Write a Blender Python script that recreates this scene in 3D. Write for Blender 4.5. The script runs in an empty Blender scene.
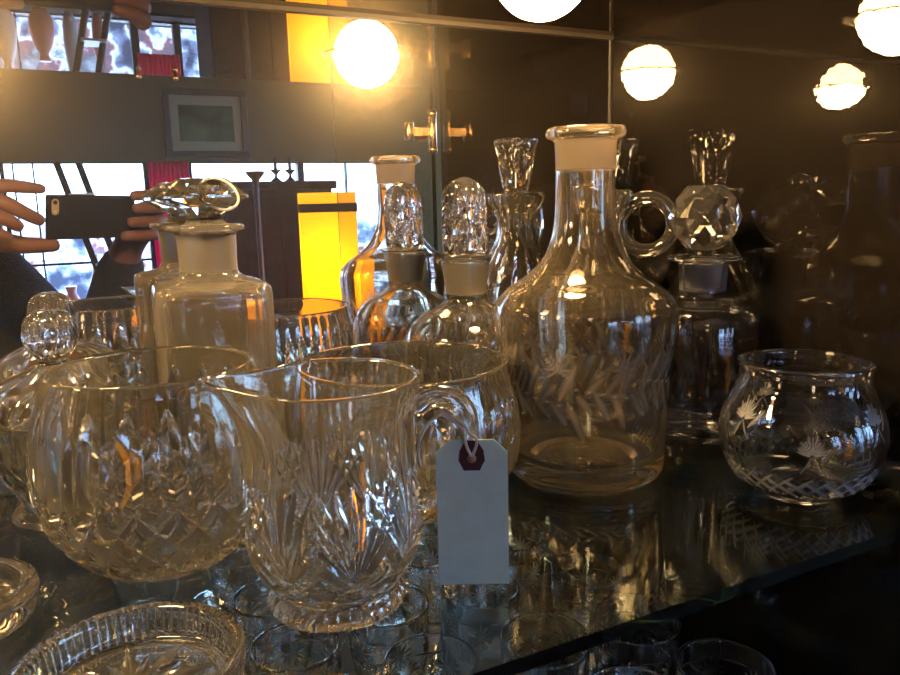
import bpy, math, random
import numpy as np
from mathutils import Vector, Matrix
random.seed(7)
PI = math.pi; TAU = 2 * PI
scene = bpy.context.scene
COL = scene.collection

# ------------------------------------------------------------------ materials
def new_mat(name):
    m = bpy.data.materials.new(name); m.use_nodes = True
    nt = m.node_tree
    for n in list(nt.nodes): nt.nodes.remove(n)
    out = nt.nodes.new('ShaderNodeOutputMaterial')
    return m, nt, out

def P(name, color, rough=.5, metal=0., spec=.5, noise=0., scale=30., bump=0., bscale=80., trans=0., ior=1.5, emit=None, estr=0.):
    m, nt, out = new_mat(name)
    b = nt.nodes.new('ShaderNodeBsdfPrincipled')
    b.inputs['Base Color'].default_value = (*color, 1)
    b.inputs['Roughness'].default_value = rough
    b.inputs['Metallic'].default_value = metal
    b.inputs['IOR'].default_value = ior
    b.inputs['Specular IOR Level'].default_value = spec
    b.inputs['Transmission Weight'].default_value = trans
    if emit:
        b.inputs['Emission Color'].default_value = (*emit, 1); b.inputs['Emission Strength'].default_value = estr
    if noise or bump:
        tc = nt.nodes.new('ShaderNodeTexCoord')
    if noise:
        n = nt.nodes.new('ShaderNodeTexNoise'); n.inputs['Scale'].default_value = scale; n.inputs['Detail'].default_value = 4
        nt.links.new(tc.outputs['Object'], n.inputs['Vector'])
        r = nt.nodes.new('ShaderNodeValToRGB')
        r.color_ramp.elements[0].position = .3; r.color_ramp.elements[1].position = .7
        r.color_ramp.elements[0].color = (*[max(0, c * (1 - noise)) for c in color], 1)
        r.color_ramp.elements[1].color = (*[min(1, c * (1 + noise)) for c in color], 1)
        nt.links.new(n.outputs['Fac'], r.inputs['Fac']); nt.links.new(r.outputs['Color'], b.inputs['Base Color'])
    if bump:
        n = nt.nodes.new('ShaderNodeTexNoise'); n.inputs['Scale'].default_value = bscale; n.inputs['Detail'].default_value = 2
        nt.links.new(tc.outputs['Object'], n.inputs['Vector'])
        bp = nt.nodes.new('ShaderNodeBump'); bp.inputs['Strength'].default_value = bump; bp.inputs['Distance'].default_value = .002
        nt.links.new(n.outputs['Fac'], bp.inputs['Height']); nt.links.new(bp.outputs['Normal'], b.inputs['Normal'])
    nt.links.new(b.outputs[0], out.inputs['Surface'])
    return m

def glass_mat(name, color=(.985, .98, .965), ior=1.52, dust_haze=.02, dust_haze_col=(.8, .75, .68), frost_rough=.3, frost_mix=.5):
    """clear glass; the float attribute 'frost' marks the ground or engraved places, 'dust' is a pale film, part cloudiness, part painted haze that lifts the glass"""
    m, nt, out = new_mat(name)
    at = nt.nodes.new('ShaderNodeAttribute'); at.attribute_name = 'frost'
    g = nt.nodes.new('ShaderNodeBsdfGlass'); g.inputs['Color'].default_value = (*color, 1); g.inputs['IOR'].default_value = ior
    mr = nt.nodes.new('ShaderNodeMath'); mr.operation = 'MULTIPLY'; mr.inputs[1].default_value = frost_rough
    nt.links.new(at.outputs['Fac'], mr.inputs[0]); nt.links.new(mr.outputs[0], g.inputs['Roughness'])
    d = nt.nodes.new('ShaderNodeBsdfDiffuse'); d.inputs['Color'].default_value = (*dust_haze_col, 1)
    t = nt.nodes.new('ShaderNodeBsdfTranslucent'); t.inputs['Color'].default_value = (*dust_haze_col, 1)
    dt = nt.nodes.new('ShaderNodeMixShader'); dt.inputs[0].default_value = .5
    nt.links.new(d.outputs[0], dt.inputs[1]); nt.links.new(t.outputs[0], dt.inputs[2])
    mf = nt.nodes.new('ShaderNodeMath'); mf.operation = 'MULTIPLY_ADD'; mf.inputs[1].default_value = frost_mix; mf.inputs[2].default_value = dust_haze  # pale diffuse film mixed in as milky lens haze, brightens dark glass
    nt.links.new(at.outputs['Fac'], mf.inputs[0])
    mx = nt.nodes.new('ShaderNodeMixShader')
    nt.links.new(mf.outputs[0], mx.inputs[0]); nt.links.new(g.outputs[0], mx.inputs[1]); nt.links.new(dt.outputs[0], mx.inputs[2])
    nt.links.new(mx.outputs[0], out.inputs['Surface'])
    return m

M = {}
M['crystal'] = glass_mat('lead crystal', (.99, .98, .955), 1.60, .05, (.9, .8, .62))
M['clear'] = glass_mat('clear blown glass', (.985, .97, .94), 1.5, .05, (.85, .74, .6))
M['dusty'] = glass_mat('cloudy old glass', (.96, .93, .88), 1.48, .19, (.85, .76, .62), .35, .45)
M['amber'] = glass_mat('faintly amber glass', (.98, .95, .89), 1.5, .065, (.95, .78, .54), .35, .75)
M['dark_clear'] = glass_mat('thin dark clear glass', (.98, .98, .99), 1.5, .012, (.85, .85, .85), .3, .8)
M['goblet'] = glass_mat('thin stemware glass', (.98, .985, .99), 1.5, .012, (.8, .85, .9), .3, .85)
M['stopper'] = glass_mat('cut stopper glass', (.99, .98, .96), 1.56, .05, (.85, .8, .72))
# shelf: clear plate glass that turns green along its length
m, nt, out = new_mat('green plate glass')
g = nt.nodes.new('ShaderNodeBsdfGlass'); g.inputs['Color'].default_value = (.93, .97, .95, 1); g.inputs['IOR'].default_value = 1.52
v = nt.nodes.new('ShaderNodeVolumeAbsorption'); v.inputs['Color'].default_value = (.10, .72, .58, 1); v.inputs['Density'].default_value = 6
d = nt.nodes.new('ShaderNodeBsdfDiffuse'); d.inputs['Color'].default_value = (.5, .5, .42, 1)
mx = nt.nodes.new('ShaderNodeMixShader'); mx.inputs[0].default_value = .005
nt.links.new(g.outputs[0], mx.inputs[1]); nt.links.new(d.outputs[0], mx.inputs[2])
nt.links.new(mx.outputs[0], out.inputs['Surface']); nt.links.new(v.outputs[0], out.inputs['Volume'])
M['plate'] = m
# mirror with a faint rough warm lobe standing in for the glow around the lamps
def mirror_mat(name, col, haze, hcol, hrough):
    m, nt, out = new_mat(name)
    a = nt.nodes.new('ShaderNodeBsdfGlossy'); a.inputs['Color'].default_value = (*col, 1); a.inputs['Roughness'].default_value = .0
    b = nt.nodes.new('ShaderNodeBsdfGlossy'); b.inputs['Color'].default_value = (*hcol, 1); b.inputs['Roughness'].default_value = hrough
    mx = nt.nodes.new('ShaderNodeMixShader'); mx.inputs[0].default_value = haze
    nt.links.new(a.outputs[0], mx.inputs[1]); nt.links.new(b.outputs[0], mx.inputs[2]); nt.links.new(mx.outputs[0], out.inputs['Surface'])
    return m
M['mirror'] = mirror_mat('old mirror', (.84, .82, .78), .06, (.9, .75, .5), .34)
M['ceiling_mirror'] = mirror_mat('smoked mirror', (.50, .46, .42), .03, (.7, .55, .35), .3)
m, nt, out = new_mat('polished black glass')
tc = nt.nodes.new('ShaderNodeTexCoord'); n = nt.nodes.new('ShaderNodeTexNoise'); n.inputs['Scale'].default_value = 60
bp = nt.nodes.new('ShaderNodeBump'); bp.inputs['Strength'].default_value = .05; bp.inputs['Distance'].default_value = .0012
b = nt.nodes.new('ShaderNodeBsdfPrincipled'); b.inputs['Base Color'].default_value = (.012, .009, .007, 1); b.inputs['Roughness'].default_value = .0; b.inputs['IOR'].default_value = 1.55
nt.links.new(tc.outputs['Object'], n.inputs['Vector']); nt.links.new(n.outputs['Fac'], bp.inputs['Height']); nt.links.new(bp.outputs['Normal'], b.inputs['Normal'])
nt.links.new(b.outputs[0], out.inputs['Surface'])
M['black_glass'] = m
M['dark_board'] = P('dark stained board', (.012, .009, .006), .8, spec=.1, noise=.4, scale=12)
M['brass'] = P('polished brass', (.75, .45, .2), .2, 1.)
M['bezel'] = P('brass lamp ring', (.8, .62, .38), .25, 1.)
M['wall'] = P('olive plaster', (.10, .073, .022), .9, noise=.12, scale=4, bump=.2, bscale=30)
M['room_ceiling'] = P('room ceiling plaster', (.5, .47, .4), .9, noise=.05, scale=3)
M['room_floor'] = P('brown boards', (.03, .018, .010), .8, spec=.1, noise=.3, scale=6)
M['black_paint'] = P('black painted metal', (.012, .012, .014), .4)
M['dark_wood'] = P('dark red brown wood', (.006, .002, .0015), .8, spec=.12, noise=.4, scale=20)
M['gold_dark'] = P('dark picture frame', (.05, .035, .02), .4, noise=.2)
M['mat_board'] = P('pale picture mount', (.30, .28, .18), .9)
m, nt, out = new_mat('thin crimson cloth')
d = nt.nodes.new('ShaderNodeBsdfDiffuse'); d.inputs['Color'].default_value = (.6, .03, .14, 1)
t = nt.nodes.new('ShaderNodeBsdfTranslucent'); t.inputs['Color'].default_value = (.9, .04, .22, 1)
mx = nt.nodes.new('ShaderNodeMixShader'); mx.inputs[0].default_value = .6
nt.links.new(d.outputs[0], mx.inputs[1]); nt.links.new(t.outputs[0], mx.inputs[2]); nt.links.new(mx.outputs[0], out.inputs['Surface']); M['red_cloth'] = m
M['pink'] = P('pink china', (.75, .25, .22), .3)
M['white_china'] = P('white china', (.8, .8, .82), .25)
M['green_cloth'] = P('green cloth', (.01, .07, .02), .9)
M['phone_case'] = P('matte black phone case', (.004, .0045, .007), .6, spec=.2)
M['phone_screen'] = P('phone screen', (.01, .01, .012), .08)
M['gold'] = P('pale gold camera surround', (.75, .55, .30), .35, .3)
M['lens'] = P('phone lens', (.005, .005, .01), .05)
M['flash'] = P('phone flash', (.85, .8, .6), .3)
M['skin'] = P('skin', (.27, .12, .085), .5, noise=.1, scale=60)
M['nail'] = P('fingernail', (.55, .33, .26), .3)
M['cloth'] = P('dark cloth', (.015, .015, .02), .9, noise=.2)
M['trousers'] = P('dark trousers', (.02, .022, .035), .9)
M['hair'] = P('dark hair', (.02, .012, .008), .6)
M['eye'] = P('eye', (.6, .6, .6), .2)
M['card'] = P('pale blue green card', (.72, .97, .86), .85, noise=.05, scale=90)
M['patch'] = P('maroon card patch', (.075, .022, .03), .8)
M['string'] = P('white cotton string', (.9, .86, .78), .9)
M['paper_back'] = P('dull inner stuff', (.05, .04, .03), .9)

m, nt, out = new_mat('bulb glass glowing')
e = nt.nodes.new('ShaderNodeEmission'); e.inputs['Color'].default_value = (1, .66, .30, 1); e.inputs['Strength'].default_value = 85
nt.links.new(e.outputs[0], out.inputs['Surface']); M['bulb'] = m
m, nt, out = new_mat('added fill globe glowing')
e = nt.nodes.new('ShaderNodeEmission'); e.inputs['Color'].default_value = (1, .75, .45, 1); e.inputs['Strength'].default_value = 14  # glow of the unseen globe added to light the room
nt.links.new(e.outputs[0], out.inputs['Surface']); M['room_fill'] = m
m, nt, out = new_mat('yellow paper shade')
t = nt.nodes.new('ShaderNodeBsdfTranslucent'); t.inputs['Color'].default_value = (.95, .62, .03, 1)
e = nt.nodes.new('ShaderNodeEmission'); e.inputs['Color'].default_value = (1, .46, .01, 1); e.inputs['Strength'].default_value = .30
a = nt.nodes.new('ShaderNodeAddShader'); nt.links.new(t.outputs[0], a.inputs[0]); nt.links.new(e.outputs[0], a.inputs[1])
nt.links.new(a.outputs[0], out.inputs['Surface']); M['shade'] = m
# thin window pane
m, nt, out = new_mat('window pane')
t = nt.nodes.new('ShaderNodeBsdfTransparent'); t.inputs['Color'].default_value = (.95, .97, .98, 1)
g = nt.nodes.new('ShaderNodeBsdfGlossy'); g.inputs['Roughness'].default_value = 0
mx = nt.nodes.new('ShaderNodeMixShader'); mx.inputs[0].default_value = .06
nt.links.new(t.outputs[0], mx.inputs[1]); nt.links.new(g.outputs[0], mx.inputs[2]); nt.links.new(mx.outputs[0], out.inputs['Surface']); M['pane'] = m
# the landscape in the frame
m, nt, out = new_mat('green landscape print')
tc = nt.nodes.new('ShaderNodeTexCoord'); n = nt.nodes.new('ShaderNodeTexNoise'); n.inputs['Scale'].default_value = 9; n.inputs['Detail'].default_value = 5
r = nt.nodes.new('ShaderNodeValToRGB'); r.color_ramp.elements[0].position = .35; r.color_ramp.elements[0].color = (.012, .03, .012, 1)
r.color_ramp.elements[1].position = .7; r.color_ramp.elements[1].color = (.08, .16, .06, 1)
b = nt.nodes.new('ShaderNodeBsdfPrincipled'); b.inputs['Roughness'].default_value = .3
nt.links.new(tc.outputs['Object'], n.inputs['Vector']); nt.links.new(n.outputs['Fac'], r.inputs['Fac']); nt.links.new(r.outputs['Color'], b.inputs['Base Color'])
nt.links.new(b.outputs[0], out.inputs['Surface']); M['print'] = m

# ------------------------------------------------------------------ object helpers
def tag(o, label, cat, group=None):
    o['label'] = label; o['category'] = cat
    if group: o['group'] = group
    return o

def empty(name, loc=(0, 0, 0), rz=0, label=None, cat=None, group=None):
    o = bpy.data.objects.new(name, None); COL.objects.link(o)
    o.location = loc; o.rotation_euler = (0, 0, rz); o.empty_display_size = .01
    if label: tag(o, label, cat, group)
    return o

def link(name, me, mat, parent=None):
    o = bpy.data.objects.new(name, me); COL.objects.link(o)
    if mat and not len(me.materials): me.materials.append(mat)
    if parent: o.parent = parent
    return o

def mesh(name, verts, faces, smooth=False):
    me = bpy.data.meshes.new(name)
    me.from_pydata([tuple(map(float, v)) for v in verts], [], [tuple(map(int, f)) for f in faces])
    me.polygons.foreach_set('use_smooth', [smooth] * len(me.polygons))
    me.update(); return me

class MB:
    """collects shapes that belong to one part"""
    def __init__(s): s.v = []; s.f = []; s.sm = []
    def add(s, v, f, smooth=False, mtx=None):
        n = len(s.v)
        for p in v:
            p = Vector(p)
            s.v.append(tuple(mtx @ p) if mtx else tuple(p))
        s.f += [tuple(i + n for i in q) for q in f]; s.sm += [smooth] * len(f); return s
    def box(s, lo, hi, mtx=None):
        x0, y0, z0 = lo; x1, y1, z1 = hi
        v = [(x0, y0, z0), (x1, y0, z0), (x1, y1, z0), (x0, y1, z0), (x0, y0, z1), (x1, y0, z1), (x1, y1, z1), (x0, y1, z1)]
        f = [(0, 3, 2, 1), (4, 5, 6, 7), (0, 1, 5, 4), (1, 2, 6, 5), (2, 3, 7, 6), (3, 0, 4, 7)]
        return s.add(v, f, False, mtx)
    def tube(s, pts, r, n=12, mtx=None, closed=False):
        pts = [Vector(p) for p in pts]; m = len(pts)
        rr = r if isinstance(r, (list, tuple)) else [r] * m
        v = []; up = None
        for i, p in enumerate(pts):
            a = pts[(i - 1) % m] if closed else pts[max(i - 1, 0)]
            b = pts[(i + 1) % m] if closed else pts[min(i + 1, m - 1)]
            t = (b - a).normalized()
            if up is None:
                up = t.orthogonal().normalized()
            else:
                up = (up - t * up.dot(t)).normalized()
            w = t.cross(up)
            for k in range(n):
                an = TAU * k / n
                v.append(p + (up * math.cos(an) + w * math.sin(an)) * rr[i])
        f = []
        for i in range(m if closed else m - 1):
            j = (i + 1) % m
            for k in range(n):
                k2 = (k + 1) % n
                f.append((i * n + k, i * n + k2, j * n + k2, j * n + k))
        if not closed:
            f.append(tuple(range(n - 1, -1, -1))); f.append(tuple((m - 1) * n + k for k in range(n)))
        return s.add(v, f, True, mtx)
    def rev(s, prof, n=32, mtx=None, smooth=True):
        """closed solid of revolution from the bottom axis point to the top axis point"""
        v = []; f = []; m = len(prof)
        for r, z in prof:
            for k in range(n):
                a = TAU * k / n; v.append((r * math.cos(a), r * math.sin(a), z))
        for i in range(m - 1):
            for k in range(n):
                k2 = (k + 1) % n
                f.append((i * n + k, i * n + k2, (i + 1) * n + k2, (i + 1) * n + k))
        f.append(tuple(range(n - 1, -1, -1))); f.append(tuple((m - 1) * n + k for k in range(n)))
        return s.add(v, f, smooth, mtx)
    def ball(s, c, r, n=16, sc=(1, 1, 1), mtx=None):
        prof = [(r * math.sin(PI * (i + .0) / n) if 0 < i < n else r * .001, -r * math.cos(PI * i / n)) for i in range(n + 1)]
        t = Matrix.Translation(c) @ Matrix.Diagonal((*sc, 1))
        return s.rev(prof, n * 2, (mtx @ t) if mtx else t)
    def build(s, name, mat, parent=None, bevel=0, seg=2):
        me = bpy.data.meshes.new(name); me.from_pydata(s.v, [], s.f)
        me.polygons.foreach_set('use_smooth', s.sm); me.update()
        o = link(name, me, mat, parent)
        if bevel:
            b = o.modifiers.new('bevel', 'BEVEL'); b.width = bevel; b.segments = seg; b.limit_method = 'ANGLE'
        return o

def struct(o):
    o['kind'] = 'structure'; return o

# ------------------------------------------------------------------ glass vessels
def resample(pts, n, smooth=True):
    pts = np.array(pts, float)
    if smooth and len(pts) > 2:
        Q = np.vstack([2 * pts[0] - pts[1], pts, 2 * pts[-1] - pts[-2]])
        out = []
        for i in range(1, len(Q) - 2):
            p0, p1, p2, p3 = Q[i - 1:i + 3]
            L = np.linalg.norm(p2 - p1); 
            m1 = (p2 - p0) / (np.linalg.norm(p2 - p1) + np.linalg.norm(p1 - p0) + 1e-9) * L
            m2 = (p3 - p1) / (np.linalg.norm(p3 - p2) + np.linalg.norm(p2 - p1) + 1e-9) * L
            t = np.linspace(0, 1, 24, endpoint=False)[:, None]
            out.append((2*t**3-3*t**2+1)*p1 + (t**3-2*t**2+t)*m1 + (-2*t**3+3*t**2)*p2 + (t**3-t**2)*m2)
        pts = np.vstack(out + [pts[-1:]])
    d = np.r_[0, np.cumsum(np.linalg.norm(np.diff(pts, axis=0), axis=1))]
    s = np.linspace(0, d[-1], n)
    return np.c_[np.interp(s, d, pts[:, 0]), np.interp(s, d, pts[:, 1])]

def strokes_field(T, Z, R, S):
    """deepest of many leaf shaped cuts; S rows = theta0, z0, theta1, z1, width, depth"""
    F = np.zeros_like(T)
    for (t0, z0, t1, z1, w, dp) in S:
        u = ((T - t0 + PI) % TAU - PI) * R
        du = (t1 - t0) * R; dv = z1 - z0
        L2 = du * du + dv * dv + 1e-12
        k = np.clip((u * du + (Z - z0) * dv) / L2, 0, 1)
        d = np.hypot(u - k * du, Z - z0 - k * dv)
        ww = w * np.sqrt(np.clip(4 * k * (1 - k), .04, 1))
        F = np.maximum(F, dp * np.clip(1 - d / ww, 0, 1))
    return F

def vessel(name, outer, inner, mat, parent=None, nseg=128, no=90, ni=50, cuts=None, Rref=.05, frost=None, rmod=None, smooth=True, fi=None, sq=None, zmod=None, flat=False):
    """outer: profile bottom axis -> rim, inner: rim -> inside bottom axis; solid glass wall between"""
    A = resample(outer, no, smooth)
    if inner is not None:
        B = resample(inner, ni, smooth); R_ = np.vstack([A, B])
    else:
        R_ = A
    is_out = np.arange(len(R_)) < no
    th = np.linspace(0, TAU, nseg, endpoint=False)
    T, _ = np.meshgrid(th, R_[:, 0]); RR = np.repeat(R_[:, :1], nseg, 1); ZZ = np.repeat(R_[:, 1:2], nseg, 1)
    RR = np.maximum(RR, 1e-5)
    if rmod: RR = rmod(T, ZZ, RR, is_out[:, None])
    if zmod: ZZ = zmod(T, ZZ, RR)
    if sq:
        RR = sq(T, ZZ, RR)
    if cuts is not None:
        F = strokes_field(T[:no], ZZ[:no], Rref, cuts)
        RR[:no] -= F
    X = RR * np.cos(T); Y = RR * np.sin(T)
    V = np.stack([X, Y, ZZ], -1).reshape(-1, 3)
    nr = len(R_)
    i = np.arange(nr - 1)[:, None] * nseg; k = np.arange(nseg)[None]; k2 = (k + 1) % nseg
    Q = np.stack([i + k, i + k2, i + nseg + k2, i + nseg + k], -1).reshape(-1, 4)
    me = bpy.data.meshes.new(name)
    faces = [tuple(q) for q in Q.tolist()]
    faces.append(tuple(range(nseg - 1, -1, -1)))
    faces.append(tuple((nr - 1) * nseg + kk for kk in range(nseg)))
    me.from_pydata(V.tolist(), [], faces)
    me.polygons.foreach_set('use_smooth', [not (flat and i_ < (no - 14) * nseg) for i_ in range(len(me.polygons))])
    fr = np.zeros_like(T)
    if frost is not None: fr[:no] = np.maximum(fr[:no], np.clip(strokes_field(T[:no], ZZ[:no], Rref, frost), 0, 1))
    if fi is not None: fr = np.maximum(fr, fi(T, ZZ, is_out[:, None]))
    at = me.attributes.new('frost', 'FLOAT', 'POINT'); at.data.foreach_set('value', fr.reshape(-1).astype(np.float32))
    me.update()
    return link(name, me, mat, parent)

def faceted(name, rings, n, mat, parent=None, twist=.5, frost_below=None):
    """solid cut stopper: rings of n points, every other ring turned half a step, flat facets"""
    v = []; f = []
    for j, (r, z) in enumerate(rings):
        for k in range(n):
            a = TAU * (k + twist * (j % 2)) / n; v.append((r * math.cos(a), r * math.sin(a), z))
    for j in range(len(rings) - 1):
        for k in range(n):
            k2 = (k + 1) % n; a, b, c, d = j * n + k, j * n + k2, (j + 1) * n + k2, (j + 1) * n + k
            if j % 2 == 0: f += [(a, b, d), (b, c, d)]
            else: f += [(a, b, c), (a, c, d)]
    f.append(tuple(range(n - 1, -1, -1))); f.append(tuple((len(rings) - 1) * n + k for k in range(n)))
    return link(name, mesh(name, v, f), mat, parent)

def fan(th, z, R, L, n, spread, w, d, down=False):
    S = []
    for i in range(n):
        a = -spread + 2 * spread * i / (n - 1)
        l = L * (.72 + .28 * math.cos(a * 1.2))
        s = -1 if down else 1
        S.append((th, z, th + l * math.sin(a) / R, z + s * l * math.cos(a), w, d))
    return S
def lattice(z0, z1, n, dth, w, d):
    S = []
    for k in range(n):
        t = TAU * k / n
        S += [(t, z1, t + dth, z0, w, d), (t, z1, t - dth, z0, w, d)]
    return S
def flutes(z0, z1, n, w, d, off=0):
    return [(TAU * (k + off) / n, z0, TAU * (k + off) / n, z1, w, d) for k in range(n)]

# ------------------------------------------------------------------ setting: the cabinet
W = .483; D = .604; ZC = .346; XL = -.62; YF = .252
struct(MB().box((XL, D, -1.05), (W + .02, D + .008, ZC)).build('wall_back', M['mirror']))
struct(MB().box((W, .238, -1.05), (W + .012, D, ZC + .012)).build('wall_right', M['black_glass']))
struct(MB().box((XL - .012, .238, -1.05), (XL, D, ZC + .012)).build('wall_left', M['black_glass']))
struct(MB().box((XL, YF - .004, ZC), (W, D, ZC + .012)).build('ceiling', M['ceiling_mirror']))
struct(MB().box((XL - .012, YF - .012, ZC + .012), (W + .012, D + .01, ZC + .30)).build('trim_1', M['dark_board']))
struct(MB().box((XL, D - .0035, ZC - .0035), (W, D, ZC)).build('trim_2', P('worn grey brown paint', (.075, .055, .032), .6)))
struct(MB().box((W - .0016, D - .0016, .0), (W, D, ZC - .0035)).build('trim_3', P('dull corner strip', (.03, .02, .012), .6)))

shelf = MB().box((XL + .001, .2602, -.0075), (W - .001, D - .001, 0)).build('glass_shelf', M['plate'])
tag(shelf, 'thick green edged glass shelf that carries the decanters and bowls', 'shelf')
low = MB().box((XL + .001, .262, -.2405), (W - .001, D - .001, -.233)).build('glass_shelf', M['plate'])
tag(low, 'lower glass shelf under the stemware, seen through the upper one', 'shelf')
for z in (-.0075, -.2405):
    for y in (.31, .56):
        for x, sx in ((W, -1), (XL, 1)):
            p = MB().box((min(x, x + sx * .012), y - .004, z - .005), (max(x, x + sx * .012), y + .004, z)).build('shelf_peg', M['brass'])
            side = 'right' if sx < 0 else 'left'; lvl = 'upper' if z > -.1 else 'lower'; dep = 'front' if y < .4 else 'rear'
            tag(p, f'small brass peg under the {lvl} glass shelf on the {side} wall, {dep} one', 'shelf peg', 'brass pegs that carry the glass shelves')

# bulbs under the cabinet ceiling
def bulb(x, y, label):
    t = empty('ceiling_bulb', (x, y, ZC), 0, label, 'light bulb', 'round bulbs under the cabinet ceiling')
    r = .0325
    pr = [(.0004, -r)] + [(r * math.sin(PI / 2 * i / 14), -r * math.cos(PI / 2 * i / 14)) for i in range(1, 15)]
    pr[-1] = (r, -.0004)
    MB().rev(pr, 48).build('globe', M['bulb'], t)
    MB().rev([(r + .0006, -.0001), (r + .0006, -.0006), (r + .004, -.0010), (r + .0105, -.0006), (r + .0125, -.0001)], 48).build('ring', M['bezel'], t)
    return t
bulb(.298, .445, 'glowing round bulb above the tall uncorked decanter, rightmost of the row')
bulb(-.080, .430, 'glowing round bulb above the left bowls, left of the one over the decanter')

bulb(-.46, .430, 'added glowing bulb under the cabinet ceiling, farthest left and outside the photo')  # unseen bulb added past the row to brighten the front crystal

# knobs at the ceiling's front edge, the open glass door and its hinge
for x, l in ((.098, 'left'), (.137, 'right')):
    k = MB().rev([(.0008, -.012), (.004, -.0112), (.0058, -.008), (.005, -.005), (.003, -.0035), (.0035, -.0002)], 20).build('brass_knob', M['brass'])
    k.location = (x, .262, ZC); k.scale = (.6, .6, .6); tag(k, f'small brass knob under the front edge of the cabinet ceiling, {l} of the pair', 'knob', 'brass knobs at the cabinet front')
dr = empty('glass_door', (.474, .232, -.9), 0, 'tall frameless glass door swung open, seen in the mirror with green edge', 'door')
MB().box((-.003, -.41, 0), (.003, 0, 1.44)).build('pane', M['plate'], dr)
hg = MB(); zz = 1.19
hg.box((-.0055, -.045, zz - .009), (-.0032, -.004, zz + .009)).box((.0032, -.045, zz - .009), (.0055, -.004, zz + .009))
hg.tube([(-.002, .004, zz - .022), (-.002, .004, zz + .022)], .0055, 16).ball((-.002, .004, zz + .024), .0066, 10).ball((-.002, .004, zz - .024), .0066, 10)
h_ = hg.build('hinge', M['brass'], dr, .0008)
hg2 = MB().box((-.040, -.002, zz - .006), (-.0034, .006, zz + .006)).tube([(-.036, .002, zz - .012), (-.036, .002, zz + .012)], .0065, 16)
hg2.build('hinge_arm', M['brass'], h_, .0008)
sc_ = MB()
for yy in (-.036, -.016): sc_.ball((-.006, yy, zz), .0034, 8)
sc_.build('screw', M['brass'], h_)

# ------------------------------------------------------------------ setting: the room behind the camera (seen in the mirror)
YB = -3.0; ZT = 1.4; ZF = -1.05; RX0, RX1 = -2.6, 3.0
wb = MB()
O0, O1, OZ0, OZ1 = -.235, 1.80, -.42, .417
wb.box((RX0, YB - .15, ZF), (2.12, YB, OZ0)).box((RX0, YB - .15, OZ1), (2.12, YB, ZT)).box((2.92, YB - .15, ZF), (RX1, YB, ZT)).box((2.12, YB - .15, ZF), (2.92, YB, -.80)).box((2.12, YB - .15, 1.2), (2.92, YB, ZT)).box((RX0, YB - .15, OZ0), (O0, YB, OZ1)).box((O1, YB - .15, OZ0), (2.12, YB, OZ1))
struct(wb.build('wall_window_side', M['wall']))
struct(MB().box((RX0 - .1, YB - .15, ZF), (RX0, 1.0, ZT)).build('wall_room_left', M['wall']))
rw = MB()
wy0, wy1, wz0, wz1 = -2.7, -.5, -.35, 1.0
rw.box((RX1, YB - .15, ZF), (RX1 + .1, wy0, ZT)).box((RX1, wy1, ZF), (RX1 + .1, 1.0, ZT)).box((RX1, wy0, ZF), (RX1 + .1, wy1, wz0)).box((RX1, wy0, wz1), (RX1 + .1, wy1, ZT))
struct(rw.build('wall_room_right', M['wall']))
for i in range(2):
    y0 = wy0 + i * (wy1 - wy0) / 2; y1 = y0 + (wy1 - wy0) / 2
    w_ = empty(f'window_{5 + i}', (RX1 + .05, y0, wz0)); w_['kind'] = 'structure'
    l_ = y1 - y0; h_w = wz1 - wz0
    fr = MB().box((-.03, 0, 0), (.03, .04, h_w)).box((-.03, l_ - .04, 0), (.03, l_, h_w)).box((-.03, 0, 0), (.03, l_, .04)).box((-.03, 0, h_w - .04), (.03, l_, h_w)).box((-.02, l_ / 2 - .012, 0), (.02, l_ / 2 + .012, h_w)).box((-.02, 0, h_w * .6), (.02, l_, h_w * .6 + .024))
    f_ = fr.build('window_frame', M['black_paint'], w_); f_['kind'] = 'structure'
    p_ = MB().box((-.003, 0, 0), (.003, l_, h_w)).build('pane', M['pane'], w_); p_['kind'] = 'structure'
struct(MB().box((RX0, .75, ZF), (RX1, .85, ZT)).build('wall_behind_cabinet', M['wall']))
struct(MB().box((RX0 - .1, YB - .15, ZF - .1), (RX1 + .1, 1.0, ZF)).build('floor', M['room_floor']))
struct(MB().box((RX0 - .1, YB - .15, ZT), (RX1 + .1, 1.0, ZT + .1)).build('ceiling_room', M['room_ceiling']))
# base of the cabinet
tag(MB().box((XL - .012, .24, ZF), (W + .012, D + .02, -.62)).build('cabinet_base', M['dark_board']), 'dark wooden base of the display cabinet below the glass shelves', 'cabinet')
posts = [-.215, .437, .637, 1.235, 1.78]
for i in range(len(posts) - 1):
    a, b = posts[i], posts[i + 1]
    w_ = empty(f'window_{i + 1}', ((a + b) / 2, YB, OZ0)); w_['kind'] = 'structure'
    hw = (b - a) / 2; hh = OZ1 - OZ0
    fr = MB().box((-hw, -.07, 0), (-hw + .018, -.02, hh)).box((hw - .018, -.07, 0), (hw, -.02, hh)).box((-hw, -.07, 0), (hw, -.02, .02)).box((-hw, -.07, hh - .006), (hw, -.02, hh))
    if i == 0:
        for x in (.055, .14): fr.box((x - hw - .004, -.06, 0), (x - hw + .004, -.03, hh))
        fr.box((-hw, -.06, .34), (hw, -.03, .352))
    if i == 3: fr.box((-.004, -.06, 0), (.004, -.03, hh))
    f_ = fr.build('window_frame', M['black_paint'], w_); f_['kind'] = 'structure'
    p_ = MB().box((-hw, -.047, 0), (hw, -.043, hh)).build('pane', M['pane'], w_); p_['kind'] = 'structure'
w_ = empty('window_7', (2.12, YB - .05, -.80)); w_['kind'] = 'structure'  # unseen tall window added to light the tag and the glassware
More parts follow.
